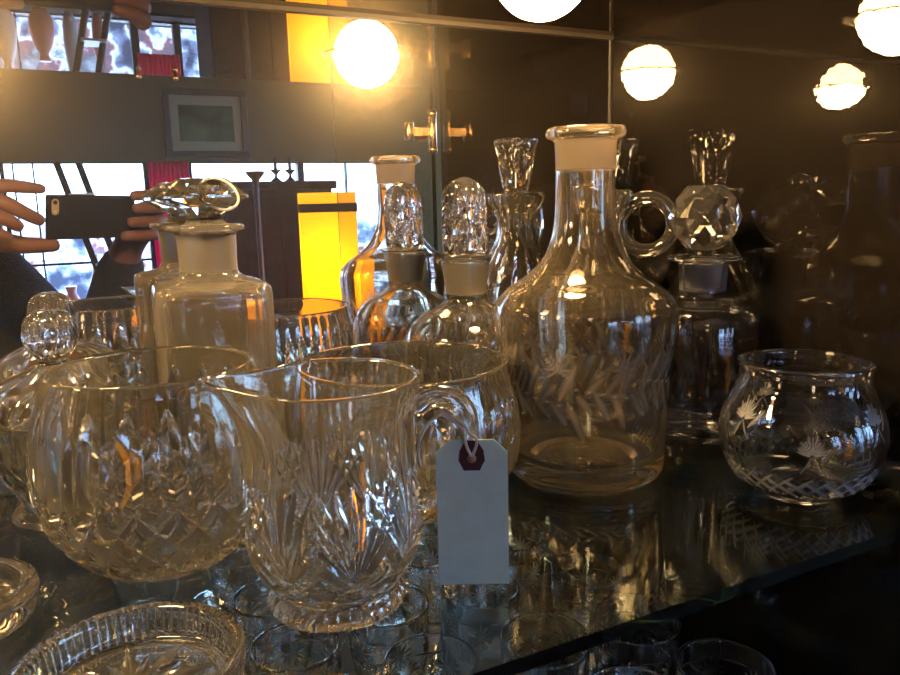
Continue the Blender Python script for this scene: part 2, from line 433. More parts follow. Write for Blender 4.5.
f_ = MB().box((0, -.03, 0), (.035, .03, 2.0)).box((.765, -.03, 0), (.8, .03, 2.0)).box((0, -.03, 0), (.8, .03, .05)).box((0, -.03, 1.95), (.8, .03, 2.0)).box((0, -.02, 1.3), (.8, .02, 1.33)).build('window_frame', M['black_paint'], w_); f_['kind'] = 'structure'
p_ = MB().box((0, -.003, 0), (.8, .003, 2.0)).build('pane', M['pane'], w_); p_['kind'] = 'structure'
struct(MB().box((O0, YB - .15, OZ0), (O1, YB + .10, OZ0 + .012)).build('trim_4', M['dark_wood']))

# crimson drape between the windows
v = []; f = []; n = 60
for j in range(9):
    for k in range(n + 1):
        x = .435 + .2 * k / n; z = .416 - .66 * j / 8
        v.append((x, YB + .03 + .012 * math.sin(k * .9) + .004 * math.sin(j * 1.3 + k * .3), z))
for j in range(8):
    for k in range(n): q = j * (n + 1) + k; f.append((q, q + 1, q + n + 2, q + n + 1))
dp = link('drape', mesh('drape', v, f, True), M['red_cloth']); so = dp.modifiers.new('s', 'SOLIDIFY'); so.thickness = .004
tag(dp, 'crimson drape hanging between the bright shop windows', 'curtain')

# framed picture
pf = empty('framed_picture', (.743, YB, .61), 0, 'framed green landscape picture with pale mount on the olive wall above the windows', 'picture')
fw, fh = .212, .168
fr = MB().box((-fw, 0, -fh), (fw, .02, -fh + .03)).box((-fw, 0, fh - .03), (fw, .02, fh)).box((-fw, 0, -fh + .03), (-fw + .035, .02, fh - .03)).box((fw - .035, 0, -fh + .03), (fw, .02, fh - .03))
fr.build('frame', M['gold_dark'], pf, .003)
MB().box((-fw + .035, .002, -fh + .03), (fw - .035, .009, fh - .03)).build('mount', M['mat_board'], pf)
MB().box((-.137, .0092, -.09), (.137, .0105, .09)).build('print', M['print'], pf)

# yellow lamp
lp = empty('paper_lamp', (.815, -1.3, -.62), .25, 'tall glowing yellow paper lamp with a dark band near its top', 'lamp')
hw = .093
MB().box((-hw - .01, -hw - .01, 0), (hw + .01, hw + .01, .02)).build('base', M['dark_wood'], lp, .002)
def shell(z0, z1, t=.002):
    b = MB()
    b.box((-hw, -hw, z0), (hw, -hw + t, z1)).box((-hw, hw - t, z0), (hw, hw, z1)).box((-hw, -hw + t, z0), (-hw + t, hw - t, z1)).box((hw - t, -hw + t, z0), (hw, hw - t, z1))
    return b
shell(.02, .785).build('shade', M['shade'], lp)
shell(.813, .848).build('shade', M['shade'], lp)
bd = MB().box((-hw - .003, -hw - .003, .785), (hw + .003, -hw + .003, .813)).box((-hw - .003, hw - .003, .785), (hw + .003, hw + .003, .813)).box((-hw - .003, -hw + .003, .785), (-hw + .003, hw - .003, .813)).box((hw - .003, -hw + .003, .785), (hw + .003, hw - .003, .813))
bd.build('band', M['dark_wood'], lp)
L = bpy.data.lights.new('paper_lamp_bulb', 'POINT'); L.energy = 1.7; L.color = (1, .72, .3); L.shadow_soft_size = .03
lo = bpy.data.objects.new('lamp_bulb', L); COL.objects.link(lo); lo.parent = lp; lo.location = (0, 0, .62)

# candlestick, dark cabinet, ladder shelf and small things near the windows
cb = empty('side_cabinet', (.80, -2.0, ZF), 0, 'dark red brown cabinet standing behind the tall candlestick', 'cabinet')
MB().box((-.22, -.15, .06), (.22, .15, 1.30)).build('body', M['dark_wood'], cb, .004)
MB().box((-.235, -.165, 1.30), (.235, .165, 1.333)).build('top', M['dark_wood'], cb, .004)
for s in (-1, 1):
    d_ = MB().box((.004 if s > 0 else -.214, .15, .09), (.214 if s > 0 else -.004, .166, 1.27)).build('door', M['dark_wood'], cb, .002)
    MB().ball((s * .03, .176, .7), .011, 10).build('knob', M['brass'], d_)
for s in (-1, 1):
    for q in (-1, 1): MB().box((s * .19 - .02, q * .12 - .02, 0), (s * .19 + .02, q * .12 + .02, .06)).build('leg', M['dark_wood'], cb)
tb = empty('small_table', (.66, -1.55, ZF), 0, 'small dark round table under the tall candlestick', 'table')
MB().rev([(.14, .80), (.15, .805), (.15, .815), (.14, .82)], 40).build('tabletop', M['dark_wood'], tb)
MB().tube([(0, 0, .03), (0, 0, .80)], .018, 16).build('pole', M['dark_wood'], tb)
MB().rev([(.12, 0), (.12, .012), (.03, .03)], 32).build('base', M['dark_wood'], tb)
cs = MB().rev([(.055, 0), (.056, .006), (.045, .02), (.02, .045), (.011, .07), (.009, .12), (.012, .14), (.009, .16), (.0085, .45), (.012, .47), (.009, .485), (.014, .51), (.03, .528), (.034, .538), (.030, .540)], 32).build('candlestick', M['black_paint'])
cs.location = (.64, -1.55, ZF + .82); tag(cs, 'tall slim dark candlestick with flared top in front of the dark cabinet', 'candlestick')
ld = empty('ladder_shelf', (.08, -2.55, ZF), 0, 'black leaning ladder shelf in front of the left shop window', 'shelf')
for x0, x1 in ((-.095, .30), (-.01, .385)):
    MB().tube([(x1, .25, 0), (x0 + .04, .03, 1.44)], .014, 8).build('post', M['black_paint'], ld)
for z in (.86, 1.0, 1.14, 1.3):
    k = 1 - z / 1.62; xc = -.05 + .395 * k
    MB().box((xc - .05, .25 * k - .10, z), (xc + .05, .25 * k + .04, z + .01)).build('shelf_board', M['white_china'], ld)
items = [(-.12, 'white_china', .05, .15, 'white china vase on the window sill, nearest the left frame'), (.03, 'pink', .055, .12, 'squat pink china pot on the window sill'),
         (.15, 'white_china', .035, .20, 'tall narrow white china vase on the window sill'), (.27, 'pink', .03, .16, 'slim pink china vase on the window sill near the drape')]
for x, mt, r, h, lab in items:
    o = MB().rev([(r * .5, 0), (r * .9, h * .15), (r, h * .4), (r * .7, h * .7), (r * .35, h * .85), (r * .5, h), (r * .4, h)], 28, Matrix.Diagonal((1, 1, 1.9, 1))).build('vase', M[mt])
    o.location = (x, YB + .04, OZ0 + .012); tag(o, lab, 'vase')
cnd = empty('candle_holder', (.86, -2.0, ZF + 1.333), 0, 'double dark candle holder standing on the dark cabinet', 'candle holder')
for s in (-1, 1):
    MB().rev([(.022, 0), (.02, .008), (.006, .02), (.005, .03), (.02, .045), (.021, .052)], 20, Matrix.Translation((s * .03, 0, 0))).build('holder', M['black_paint'], cnd)
    MB().tube([(s * .03, 0, .052), (s * .03, 0, .10)], .007, 10).build('candle', M['black_paint'], cnd)
# unseen hanging globe added to brighten the room walls
pn = empty('added_fill_lamp', (-.9, -1.7, ZT), 0, 'added round globe brightening the shop walls, outside the photo to the left', 'lamp')
MB().tube([(0, 0, -.36), (0, 0, 0)], .005, 8).build('cord', M['black_paint'], pn)
MB().ball((0, 0, -.48), .12, 16).build('globe', M['room_fill'], pn)

# ------------------------------------------------------------------ camera
f_px = 763.; v1 = Vector((55 - 450, -(208 - 337.5), -f_px)).normalized(); v2 = Vector((1980 - 450, -(160 - 337.5), -f_px)).normalized()
zc = v2.cross(v1).normalized(); v2 = v1.cross(zc)
Rm = Matrix((v2, v1, zc))                 # camera vector -> world vector
cam = bpy.data.cameras.new('camera'); cam.sensor_width = 36; cam.lens = f_px * 36 / 900; cam.clip_start = .002; cam.clip_end = 50
co = bpy.data.objects.new('camera', cam); COL.objects.link(co)
co.matrix_world = Matrix.Translation((0, 0, .2)) @ Rm.to_4x4()
scene.camera = co
CW = co.matrix_world.copy()

# ------------------------------------------------------------------ phone and photographer (seen in the mirror)
ph = empty('phone', (0, 0, 0), 0, 'phone in a matte black case held up by two hands to take the picture', 'phone')
ph.matrix_world = CW @ Matrix.Translation((.001, .0075, 0))
MB().box((-.0105, -.053, .0012), (.122, .010, .0105)).build('case', M['phone_case'], ph, .003, 3)
MB().box((-.006, -.050, .0106), (.118, .0075, .0112)).build('screen', M['phone_screen'], ph)
sr = MB()
pts = [(.0052 * math.cos(a), -.0062 + (.0062 if math.sin(a) > 0 else -.0062) + .0052 * math.sin(a)) for a in [TAU * (i + .5) / 32 for i in range(32)]]
vv = [(x, y, .0011) for x, y in pts] + [(x, y, .0016) for x, y in pts]
sr.add(vv, [tuple(range(31, -1, -1))] + [tuple(32 + i for i in range(32))] + [(i, (i + 1) % 32, 32 + (i + 1) % 32, 32 + i) for i in range(32)])
# the surround sits around the lens, a hair behind the lens plane
sd = sr.build('camera_surround', M['gold'], ph)
MB().tube([(0, 0, .00095), (0, 0, .0014)], .0031, 24).build('lens', M['lens'], sd)
MB().tube([(0, -.0125, .0008), (0, -.0125, .0014)], .0024, 20).build('flash', M['flash'], sd)

def skin(name, joints, edges, mat, parent=None, sub=2, root=0):
    """joints: list of (position, radius or (rx, ry))"""
    me = bpy.data.meshes.new(name)
    me.from_pydata([tuple(j[0]) for j in joints], edges, []); me.update()
    o = link(name, me, mat, parent)
    s = o.modifiers.new('skin', 'SKIN'); s.use_smooth_shade = True
    for i, j in enumerate(joints):
        r = j[1] if isinstance(j[1], tuple) else (j[1], j[1])
        me.skin_vertices[0].data[i].radius = r
        me.skin_vertices[0].data[i].use_root = (i == root)
    u = o.modifiers.new('sub', 'SUBSURF'); u.levels = sub; u.render_levels = sub
    return o

def cw(x, y, z): return CW @ Vector((x, y, z))
J = []; E_ = []
def jt(p, r, prev=None):
    J.append((Vector(p), r)); i = len(J) - 1
    if prev is not None: E_.append((prev, i))
    return i
# torso root at the pelvis
pel = jt((-.36, -.47, -.22), (.15, .11))
wai = jt((-.36, -.47, -.05), (.125, .095), pel); che = jt((-.355, -.46, .12), (.15, .105), wai); chu = jt((-.35, -.45, .20), (.10, .08), che)
nk = jt((-.345, -.44, .275), .052, chu); nk2 = jt((-.34, -.435, .32), .05, nk)
hd = jt((-.335, -.42, .375), (.062, .07), nk2); hd2 = jt((-.335, -.425, .44), (.075, .088), hd); hd3 = jt((-.335, -.43, .50), (.06, .07), hd2)
for s in (-1, 1):                                   # legs
    hp = jt((-.36 + s * .09, -.47, -.30), .085, pel); kn = jt((-.36 + s * .10, -.45, -.66), .055, hp); ak = jt((-.36 + s * .10, -.47, -.985), .038, kn); jt((-.36 + s * .11, -.36, -1.02), .028, ak)
# right arm and hand
shR = jt((-.185, -.44, .17), .055, chu); elR = jt((.035, -.27, -.09), .042, shR)
wrR = jt(cw(.150, -.062, .060), .025, elR)
paR = jt(cw(.158, -.030, .042), (.030, .018), wrR)
def finger(base, pts, rs):
    p = base
    for q, r in zip(pts, rs): p = jt(cw(*q), r, p)
    return p
nails = []
TR = [((.108, .019), (.172, .024)), ((.112, .001), (.176, .003)), ((.104, -.020), (.174, -.019)), ((.094, -.041), (.168, -.041))]
for (tip, kn_) in TR:
    finger(paR, [(kn_[0], kn_[1], .022), (kn_[0] - .004, kn_[1], .000), (kn_[0] - .026, (kn_[1] + tip[1]) / 2, -.0085), (tip[0], tip[1], -.0078)], [.0105, .0098, .0094, .0082])
finger(paR, [(.150, -.018, .028), (.132, -.008, .021), (.112, -.004, .019)], [.012, .0098, .0085])
# left arm and hand
shL = jt((-.52, -.44, .17), .055, chu); elL = jt((-.47, -.26, -.08), .042, shL)
wrL = jt(cw(-.135, -.070, .060), .026, elL)
paL = jt(cw(-.098, -.030, .032), (.040, .024), wrL)
finger(paL, [(-.085, .006, .020), (-.070, .010, .002), (-.048, -.004, -.0075), (-.0175, -.019, -.0065)], [.0125, .0115, .0105, .0088])
finger(paL, [(-.080, .018, .026), (-.060, .028, .014), (-.036, .027, .006), (-.008, .024, .009)], [.0115, .0105, .0092, .0072])
finger(paL, [(-.098, -.008, .014), (-.086, -.006, -.004), (-.068, -.014, -.014), (-.050, -.026, -.012)], [.0120, .0110, .0100, .0082])
finger(paL, [(-.106, -.026, .012), (-.096, -.026, -.006), (-.080, -.032, -.014), (-.064, -.040, -.012)], [.0115, .0105, .0095, .0076])
finger(paL, [(-.072, -.048, .024), (-.036, -.054, .012), (.010, -.0535, .004)], [.0165, .0130, .0095])
body = skin('person', J, E_, M['skin'], None, 2, pel)
tag(body, 'person in dark clothes holding up a black phone with both hands, seen in the mirror', 'person')
# clothing
C_ = []; CE = []
def cj(p, r, prev=None):
    C_.append((Vector(p), r)); i = len(C_) - 1
    if prev is not None: CE.append((prev, i))
    return i
a0 = cj((-.36, -.47, -.24), (.17, .13)); a1 = cj((-.36, -.47, -.05), (.145, .115), a0); a2 = cj((-.355, -.46, .12), (.17, .125), a1); a3 = cj((-.35, -.45, .21), (.12, .1), a2); cj((-.347, -.445, .25), (.068, .066), a3)
s1 = cj((-.185, -.44, .17), .07, a3); e1 = cj((.035, -.27, -.09), .056, s1); cj(J[elR][0].lerp(J[wrR][0], .95), .038, e1)
s2 = cj((-.52, -.44, .17), .07, a3); e2 = cj((-.47, -.26, -.08), .056, s2); cj(J[elL][0].lerp(J[wrL][0], .92), .038, e2)
skin('jacket', C_, CE, M['cloth'], body, 2, a0)
C_ = []; CE = []
a0 = cj((-.36, -.47, -.26), (.16, .12))
for s in (-1, 1):
    q = cj((-.36 + s * .09, -.47, -.34), .10, a0); q = cj((-.36 + s * .10, -.45, -.66), .072, q); cj((-.36 + s * .10, -.47, -.97), .055, q)
skin('trousers', C_, CE, M['trousers'], body, 2, a0)
MB().ball((-.335, -.445, .455), .088, 14, (.98, 1.08, 1.12)).build('hair', M['hair'], body)
for s in (-1, 1):
    MB().ball((-.335 + s * .03, -.357, .435), .011, 8).build('eye', M['eye'], body)
    MB().ball((-.335 + s * .077, -.42, .42), .02, 8, (.4, .7, 1.3)).build('ear', M['skin'], body)
MB().ball((-.335, -.338, .408), .014, 8, (.8, 1.1, 1.5)).build('nose', M['skin'], body)
MB().ball((-.335, -.352, .375), .016, 8, (1.5, .5, .4)).build('mouth', P('lips', (.35, .1, .08), .5), body)

# ------------------------------------------------------------------ glass on the shelf
# A: the tall uncorked decanter
A = (.3285, .437)
t = empty('decanter', (*A, 0), 0, 'tall open decanter with flared lip and engraved leaves, largest on the shelf', 'decanter')
out_ = [(0, .0045), (.030, .0035), (.0395, .0), (.052, .001), (.0570, .008), (.0578, .03), (.0598, .07), (.0640, .106), (.0645, .118), (.0625, .1265), (.054, .1355), (.0420, .1435), (.0318, .1535), (.0255, .1645), (.0220, .179), (.0207, .196), (.0203, .216), (.0210, .233), (.0215, .2365), (.0262, .2385), (.0273, .2415), (.0262, .2448), (.0235, .2455)]
inn = [(.0200, .2450), (.0188, .238), (.0182, .214), (.0180, .196), (.0192, .179), (.0225, .165), (.0285, .154), (.039, .1435), (.051, .1345), (.0590, .1235), (.0600, .112), (.0565, .075), (.0540, .03), (.0525, .020), (.046, .0155), (.028, .0165), (0, .017)]
fr = []; rs = random.Random(3)
for k in range(9):
    th = TAU * k / 9 + .1; z = .072 + .006 * math.sin(k * 2.1)
    fr += [(th - .35, z + .004, th + .35, z - .004, .0011, 1.0)]
    for j in range(7):
        a = th - .3 + .1 * j; s = 1 if j % 2 else -1; ll = .2 + .08 * rs.random()
        fr += [(a, z, a + ll * .75, z + s * .019 * (.6 + .8 * rs.random()), .0042, .7)]
    for j in range(9):
        fr += [(th + .2, .088, th + .2 + .16 * math.sin(j * .5 - 2), .088 + .014 * math.cos(j * .5 - 2), .0014, .8)]
for k in range(40):
    fr += [(TAU * k / 40, .083, TAU * k / 40 + .12, .104, .0007, .4), (TAU * k / 40, .083, TAU * k / 40 - .12, .104, .0007, .4)]
vessel('body', out_, inn, M['amber'], t, 300, 200, 110, None, .058, fr, fi=lambda T, Z, o: (Z > .2165) * (Z < .2372) * 1. * np.where(o, .85, .3))

# B: little engraved bowl on the right
B = (.4245, .3290)
t = empty('vase', (*B, 0), 0, 'small rounded engraved vase with thick rim, standing alone at right', 'vase'); t.scale = (.945, .945, .99)
out_ = [(0, .003), (.018, .0025), (.0235, .0), (.026, .001), (.027, .0035), (.034, .0065), (.0445, .0145), (.0520, .0285), (.0545, .042), (.0525, .0555), (.0470, .068), (.0428, .077), (.0420, .084), (.0432, .0900), (.0428, .0912)]
inn = [(.0358, .0912), (.0368, .084), (.0388, .076), (.0435, .067), (.0488, .0555), (.0505, .042), (.0480, .0295), (.0405, .0185), (.028, .0125), (0, .0115)]
fr = []; cu = []
for k in range(7):
    th = TAU * k / 7 + .35; z = .042 + (.016 if k % 2 else .0)
    for j in range(13):
        a = -1.25 + 2.5 * j / 12; l = (.0150 if j % 2 else .0125) * (.85 + .15 * math.cos(3 * a))
        fr.append((th + l * .12 * math.sin(a) / .052, z + l * .12 * math.cos(a), th + l * math.sin(a) / .052, z + l * math.cos(a), .00085, 1.6))
    fr += [(th, z, th + .12, z - .012, .0008, 1.), (th - .12, z - .012, th, z, .0008, .8), (th + .1, z - .004, th + .28, z + .008, .0016, .9)]
for k in range(26):
    th = TAU * k / 26
    fr += [(th, .024, th + .42, .0115, .0022, 1.8), (th, .012, th + .36, .027, .0016, 1.5)]
cu = [(a, b, c, d, e, .0005) for a, b, c, d, e, _ in fr]
vessel('body', out_, inn, M['dark_clear'], t, 400, 220, 90, cu, .052, fr)

# C: rose bowl
C = (.0385, .4460)
t = empty('rose_bowl', (*C, 0), 0, 'round cut crystal rose bowl with tall flutes above a diamond band, left front', 'bowl')
out_ = [(0, .003), (.026, .002), (.031, .0), (.036, .0015), (.048, .0105), (.0605, .028), (.0662, .048), (.0665, .062), (.0635, .084), (.0580, .104), (.0553, .1125), (.0545, .1135)]
inn = [(.0520, .1130), (.0535, .104), (.0590, .084), (.0618, .062), (.0612, .048), (.0555, .030), (.043, .0145), (.028, .0105), (0, .010)]
cu = flutes(.046, .100, 20, .0062, .0036) + flutes(.050, .088, 20, .0034, .0022, .5) + lattice(.004, .050, 20, .62, .0046, .0038) + lattice(.012, .044, 20, .30, .0018, .0016)
vessel('body', out_, inn, M['crystal'], t, 600, 300, 80, cu, .062, flat=True)

# D: cut crystal jug
Dd = (.109, .350)
jug = empty('jug', (*Dd, 0), -.30, 'cut crystal jug with fan cuts, spout and looped handle, front centre', 'jug')
out_ = [(0, .004), (.028, .003), (.0325, .0), (.0345, .0015), (.0345, .006), (.0322, .0105), (.0325, .0135), (.0395, .022), (.0440, .034), (.0448, .046), (.0430, .064), (.0418, .082), (.0430, .100), (.0455, .1145), (.0458, .1160)]
inn = [(.0432, .1160), (.0400, .100), (.0380, .082), (.0388, .064), (.0402, .046), (.0392, .034), (.0350, .023), (.026, .018), (0, .0175)]
cu = []
for k in range(8):
    th = TAU * k / 8 + .2
    cu += fan(th, .026, .044, .048, 9, .66, .0026, .0034)
    cu += fan(th + PI / 8, .054, .044, .020, 5, .5, .0016, .0015)
    cu += [(th, .025, th + PI / 8, .012, .0030, .0024), (th, .025, th - PI / 8, .012, .0030, .0024), (th + PI / 8, .034, th, .016, .0020, .0018), (th + PI / 8, .034, th + PI / 4, .016, .002, .0018)]
cu += flutes(.001, .010, 36, .0022, .0012)
def spout(T, Z, R, o):
    a = (T - PI) % TAU; a = np.minimum(a, TAU - a)
    k = np.clip((Z - .082) / .034, 0, 1) ** 2
    return R + k * (.0135 * np.exp(-(a / .34) ** 2) - .0035 * np.exp(-((a - .85) / .35) ** 2))
vessel('body', out_, inn, M['crystal'], jug, 640, 340, 80, cu, .044, flat=True, rmod=spout, zmod=lambda T, Z, R: Z + np.clip((Z - .09) / .026, 0, 1) * .003 * np.exp(-(np.minimum((T - PI) % TAU, TAU - (T - PI) % TAU) / .4) ** 2))
hp = [(.0415, 0, .097), (.050, 0, .1025), (.060, 0, .1015), (.0675, 0, .094), (.069, 0, .082), (.064, 0, .068), (.056, 0, .057), (.0485, 0, .050), (.0435, 0, .047)]
hp = resample([(a, c) for a, _, c in hp], 40)
rr = [.0050 + .0016 * (1 - i / 39) + .0012 * (i > 36) for i in range(40)]
MB().tube([(a, 0, c) for a, c in hp], rr, 8).build('handle', M['crystal'], jug)

# E: larger bowl behind the jug
Eb = (.1910, .4500)
t = empty('bowl', (*Eb, 0), 0, 'wide clear bowl with closely cut upright flutes, between the jug and tall decanter', 'bowl')
out_ = [(0, .003), (.034, .002), (.040, .0), (.046, .002), (.062, .012), (.0730, .026), (.0775, .042), (.0772, .056), (.0745, .072), (.0702, .085), (.0690, .0945), (.0698, .0965)]
inn = [(.0668, .0965), (.0668, .085), (.0708, .072), (.0732, .056), (.0732, .042), (.0685, .028), (.0575, .017), (.040, .011), (0, .010)]
cu = flutes(.012, .076, 40, .0046, .0022) + lattice(.006, .030, 24, .3, .002, .0018)
vessel('body', out_, inn, M['crystal'], t, 400, 150, 60, cu, .072, flat=True)

# F: square decanter with disc stopper
F = (.0915, .5530)
t = empty('decanter', (*F, 0), -.06, 'square cloudy decanter with flat faceted disc stopper and string loop', 'decanter')
def square(T, Z, R):
    k = np.clip((.150 - Z) / .006, 0, 1); k = k * k * (3 - 2 * k)
    p = 7.0
    q = (np.abs(np.cos(T)) ** p + np.abs(np.sin(T)) ** p) ** (-1 / p)
    return R * (1 + k * (q - 1))
out_ = [(0, .003), (.030, .002), (.035, .0), (.0380, .003), (.0385, .010), (.0385, .12), (.0385, .138), (.0380, .1425), (.0360, .1455), (.0300, .1480), (.0235, .1498), (.0200, .153), (.0195, .160), (.0200, .176), (.0205, .1805), (.0252, .1822), (.0262, .1842), (.0250, .1862)]
inn = [(.0178, .1862), (.0172, .178), (.0160, .160), (.0162, .150), (.022, .1445), (.031, .1425), (.0340, .138), (.0348, .130), (.0348, .030), (.0343, .018), (.032, .013), (0, .013)]
vessel('body', out_, inn, M['dusty'], t, 240, 150, 100, None, .04, sq=square, fi=lambda T, Z, o: (Z > .155) * (Z < .18) * np.where(o, .3, .2))
st = faceted('stopper', [(.0148, .1545), (.0166, .1845), (.012, .1895), (.0115, .1930), (.019, .1980), (.0305, .2042), (.0305, .2062), (.0225, .2125), (.0170, .2170), (.0160, .2175)], 12, M['stopper'], t, 0)
mn = st.data
at = mn.attributes.new('frost', 'FLOAT', 'POINT'); at.data.foreach_set('value', [.8 if v_.co.z < .186 else 0 for v_ in mn.vertices])
sp = []
for i in range(40):
    a = TAU * i / 40
    sp.append((0.008 + .0115 * math.cos(a), -.0235 - .012 * math.cos(a) * .4, .2065 + .0100 * math.sin(a) - .003 * math.cos(a)))
MB().tube(sp, .0009, 8, closed=True).build('string_loop', M['string'], t)

# G: decanter with tall bullet stopper
G = (.290, .5435)
t = empty('decanter', (*G, 0), 0, 'clear rounded decanter with tall bullet shaped cut stopper, left of the tall open one', 'decanter')
out_ = [(0, .003), (.036, .002), (.043, .0), (.047, .003), (.0500, .012), (.0520, .04), (.0530, .068), (.0515, .084), (.0455, .098), (.0345, .108), (.0230, .114), (.0175, .1190), (.0165, .126), (.0185, .142), (.0210, .1515), (.0222, .1535)]
inn = [(.0192, .1535), (.0172, .145), (.0142, .126), (.0146, .1175), (.022, .1105), (.033, .1045), (.043, .095), (.0482, .083), (.0495, .068), (.0485, .04), (.0465, .016), (.040, .011), (0, .011)]
cu = flutes(.004, .070, 30, .0038, .0016) + lattice(.02, .06, 20, .4, .002, .0012)
vessel('body', out_, inn, M['clear'], t, 320, 160, 90, cu, .052, fi=lambda T, Z, o: (Z > .124) * (Z < .149) * np.where(o, .6, .3))
cu = []
for k in range(9):
    th = TAU * k / 9
    cu += [(th, .160, th + .9, .202, .0028, .0024), (th, .160, th - .9, .196, .0018, .0014), (th + .2, .190, th + .4, .213, .003, .0018)]
vessel('stopper', [(0, .1265), (.0120, .1265), (.0138, .130), (.0165, .1515), (.0150, .1545), (.0170, .1565), (.0180, .160), (.0180, .196), (.0165, .205), (.0110, .2120), (.004, .2155), (0, .2165)], None, M['stopper'], t, 160, 170, 1, cu, .018, flat=True, fi=lambda T, Z, o: (Z < .150) * .75 + 0 * T)

# K: decanter with ball stopper
K = (.4385, .4340)
t = empty('decanter', (*K, 0), 0, 'dark looking decanter with faceted ball stopper, right behind the tall open one', 'decanter')
out_ = [(0, .003), (.032, .002), (.0375, .0), (.0405, .003), (.0420, .012), (.0426, .04), (.0430, .085), (.0426, .098), (.0405, .108), (.034, .1145), (.0250, .1180), (.0195, .1205), (.0175, .125), (.0182, .142), (.0190, .1470), (.0262, .1488), (.0268, .1505), (.0255, .1522)]
inn = [(.0172, .1522), (.0160, .145), (.0148, .125), (.0155, .1195), (.024, .1145), (.033, .111), (.0375, .105), (.0394, .097), (.0398, .085), (.0394, .04), (.0388, .022), (.035, .0165), (0, .016)]
vessel('body', out_, inn, M['dark_clear'], t, 240, 150, 90, None, .046, fi=lambda T, Z, o: (Z > .126) * (Z < .146) * np.where(o, .32, .2))
rg = [(.0125, .1275), (.0150, .1485), (.0085, .1520), (.0085, .1565)]
for i in range(1, 6):
    a = PI * i / 6; rg.append((.0268 * math.sin(a), .1815 - .0268 * math.cos(a)))
st = faceted('stopper', rg, 8, M['stopper'], t)
at = st.data.attributes.new('frost', 'FLOAT', 'POINT'); at.data.foreach_set('value', [.7 if v_.co.z < .149 else 0 for v_ in st.data.vertices])

# Ewer behind the tall decanter
W_ = (.4180, .5370)
t = empty('claret_jug', (*W_, 0), -.62, 'deeply cut claret jug with flared cut stopper and ring handle behind the tall decanter', 'jug')
out_ = [(0, .003), (.030, .002), (.038, .0), (.040, .003), (.036, .010), (.044, .024), (.0535, .048), (.0555, .072), (.0520, .096), (.0430, .118), (.0310, .138), (.0225, .155), (.0195, .170), (.0215, .184), (.0275, .194), (.0290, .200), (.0270, .2035)]
inn = [(.0190, .2035), (.0165, .192), (.0155, .175), (.0180, .156), (.026, .138), (.037, .118), (.046, .096), (.0490, .072), (.047, .05), (.037, .030), (0, .022)]
cu = lattice(.03, .075, 16, .7, .0042, .0036) + flutes(.080, .150, 16, .0055, .0026) + flutes(.168, .200, 12, .0045, .002) + flutes(.003, .022, 20, .003, .002)
vessel('body', out_, inn, M['crystal'], t, 320, 190, 60, cu, .05, flat=True)
rp = [(.0405 + .0225 * math.cos(a), 0, .1735 + .0225 * math.sin(a)) for a in [TAU * i / 48 for i in range(48)]]
MB().tube(rp, .0062, 8, closed=True).build('handle', M['crystal'], t)
cu = flutes(.212, .254, 10, .0040, .0026) + flutes(.232, .256, 10, .003, .0018, .5)
vessel('stopper', [(0, .180), (.0125, .180), (.0160, .2030), (.0120, .2055), (.0135, .2085), (.0185, .236), (.0220, .2545), (.0205, .2565), (0, .2555)], None, M['stopper'], t, 120, 130, 1, cu, .018, flat=True)

# H: covered dish with ball knob
H = (-.0110, .5480)
t = empty('covered_dish', (*H, 0), 0, 'covered crystal dish with wavy domed lid and ribbed ball knob, far left', 'dish')
out_ = [(0, .003), (.028, .002), (.034, .0), (.035, .004), (.028, .010), (.034, .024), (.0430, .042), (.0455, .058), (.0462, .0675), (.0458, .069)]
inn = [(.0420, .069), (.0415, .058), (.038, .044), (.030, .030), (0, .020)]
vessel('body', out_, inn, M['crystal'], t, 280, 110, 50, lattice(.014, .046, 18, .5, .0036, .003) + flutes(.046, .066, 30, .003, .0018), .045)
def waves(T, Z, R, o): return R * (1 + .06 * np.cos(9 * T) * np.clip((.100 - Z) / .02, 0, 1))
out_ = [(0, .0715), (.039, .0715), (.0460, .0702), (.0465, .0725), (.0455, .077), (.0410, .0845), (.0315, .0915), (.0190, .0970), (.0100, .1010), (.0085, .1045), (.0110, .1070), (0, .1075)]
lid = vessel('lid', out_, None, M['crystal'], t, 220, 150, 1, [(TAU * k / 9, .074, TAU * k / 9 + .25, .098, .006, .0035) for k in range(9)], .04, rmod=waves)
vessel('knob', [(0, .1040), (.0075, .1050), (.0130, .1090), (.0165, .1160), (.0168, .1220), (.0145, .1305), (.0085, .1355), (0, .1370)], None, M['stopper'], lid, 140, 90, 1, flutes(.108, .134, 12, .0035, .0022), .017)

# I: cut jar at the far left edge
t = empty('jar', (-.0880, .4880, 0), 0, 'small cut crystal jar cropped by the left edge of the photo', 'jar')
vessel('body', [(0, .003), (.022, .002), (.026, .0), (.029, .004), (.0335, .02), (.0345, .04), (.0330, .060), (.0315, .066)], [(.0290, .066), (.0305, .058), (.0315, .04), (.030, .022), (.024, .010), (0, .009)],
       M['crystal'], t, 220, 100, 40, lattice(.006, .05, 16, .6, .003, .0026), .034)

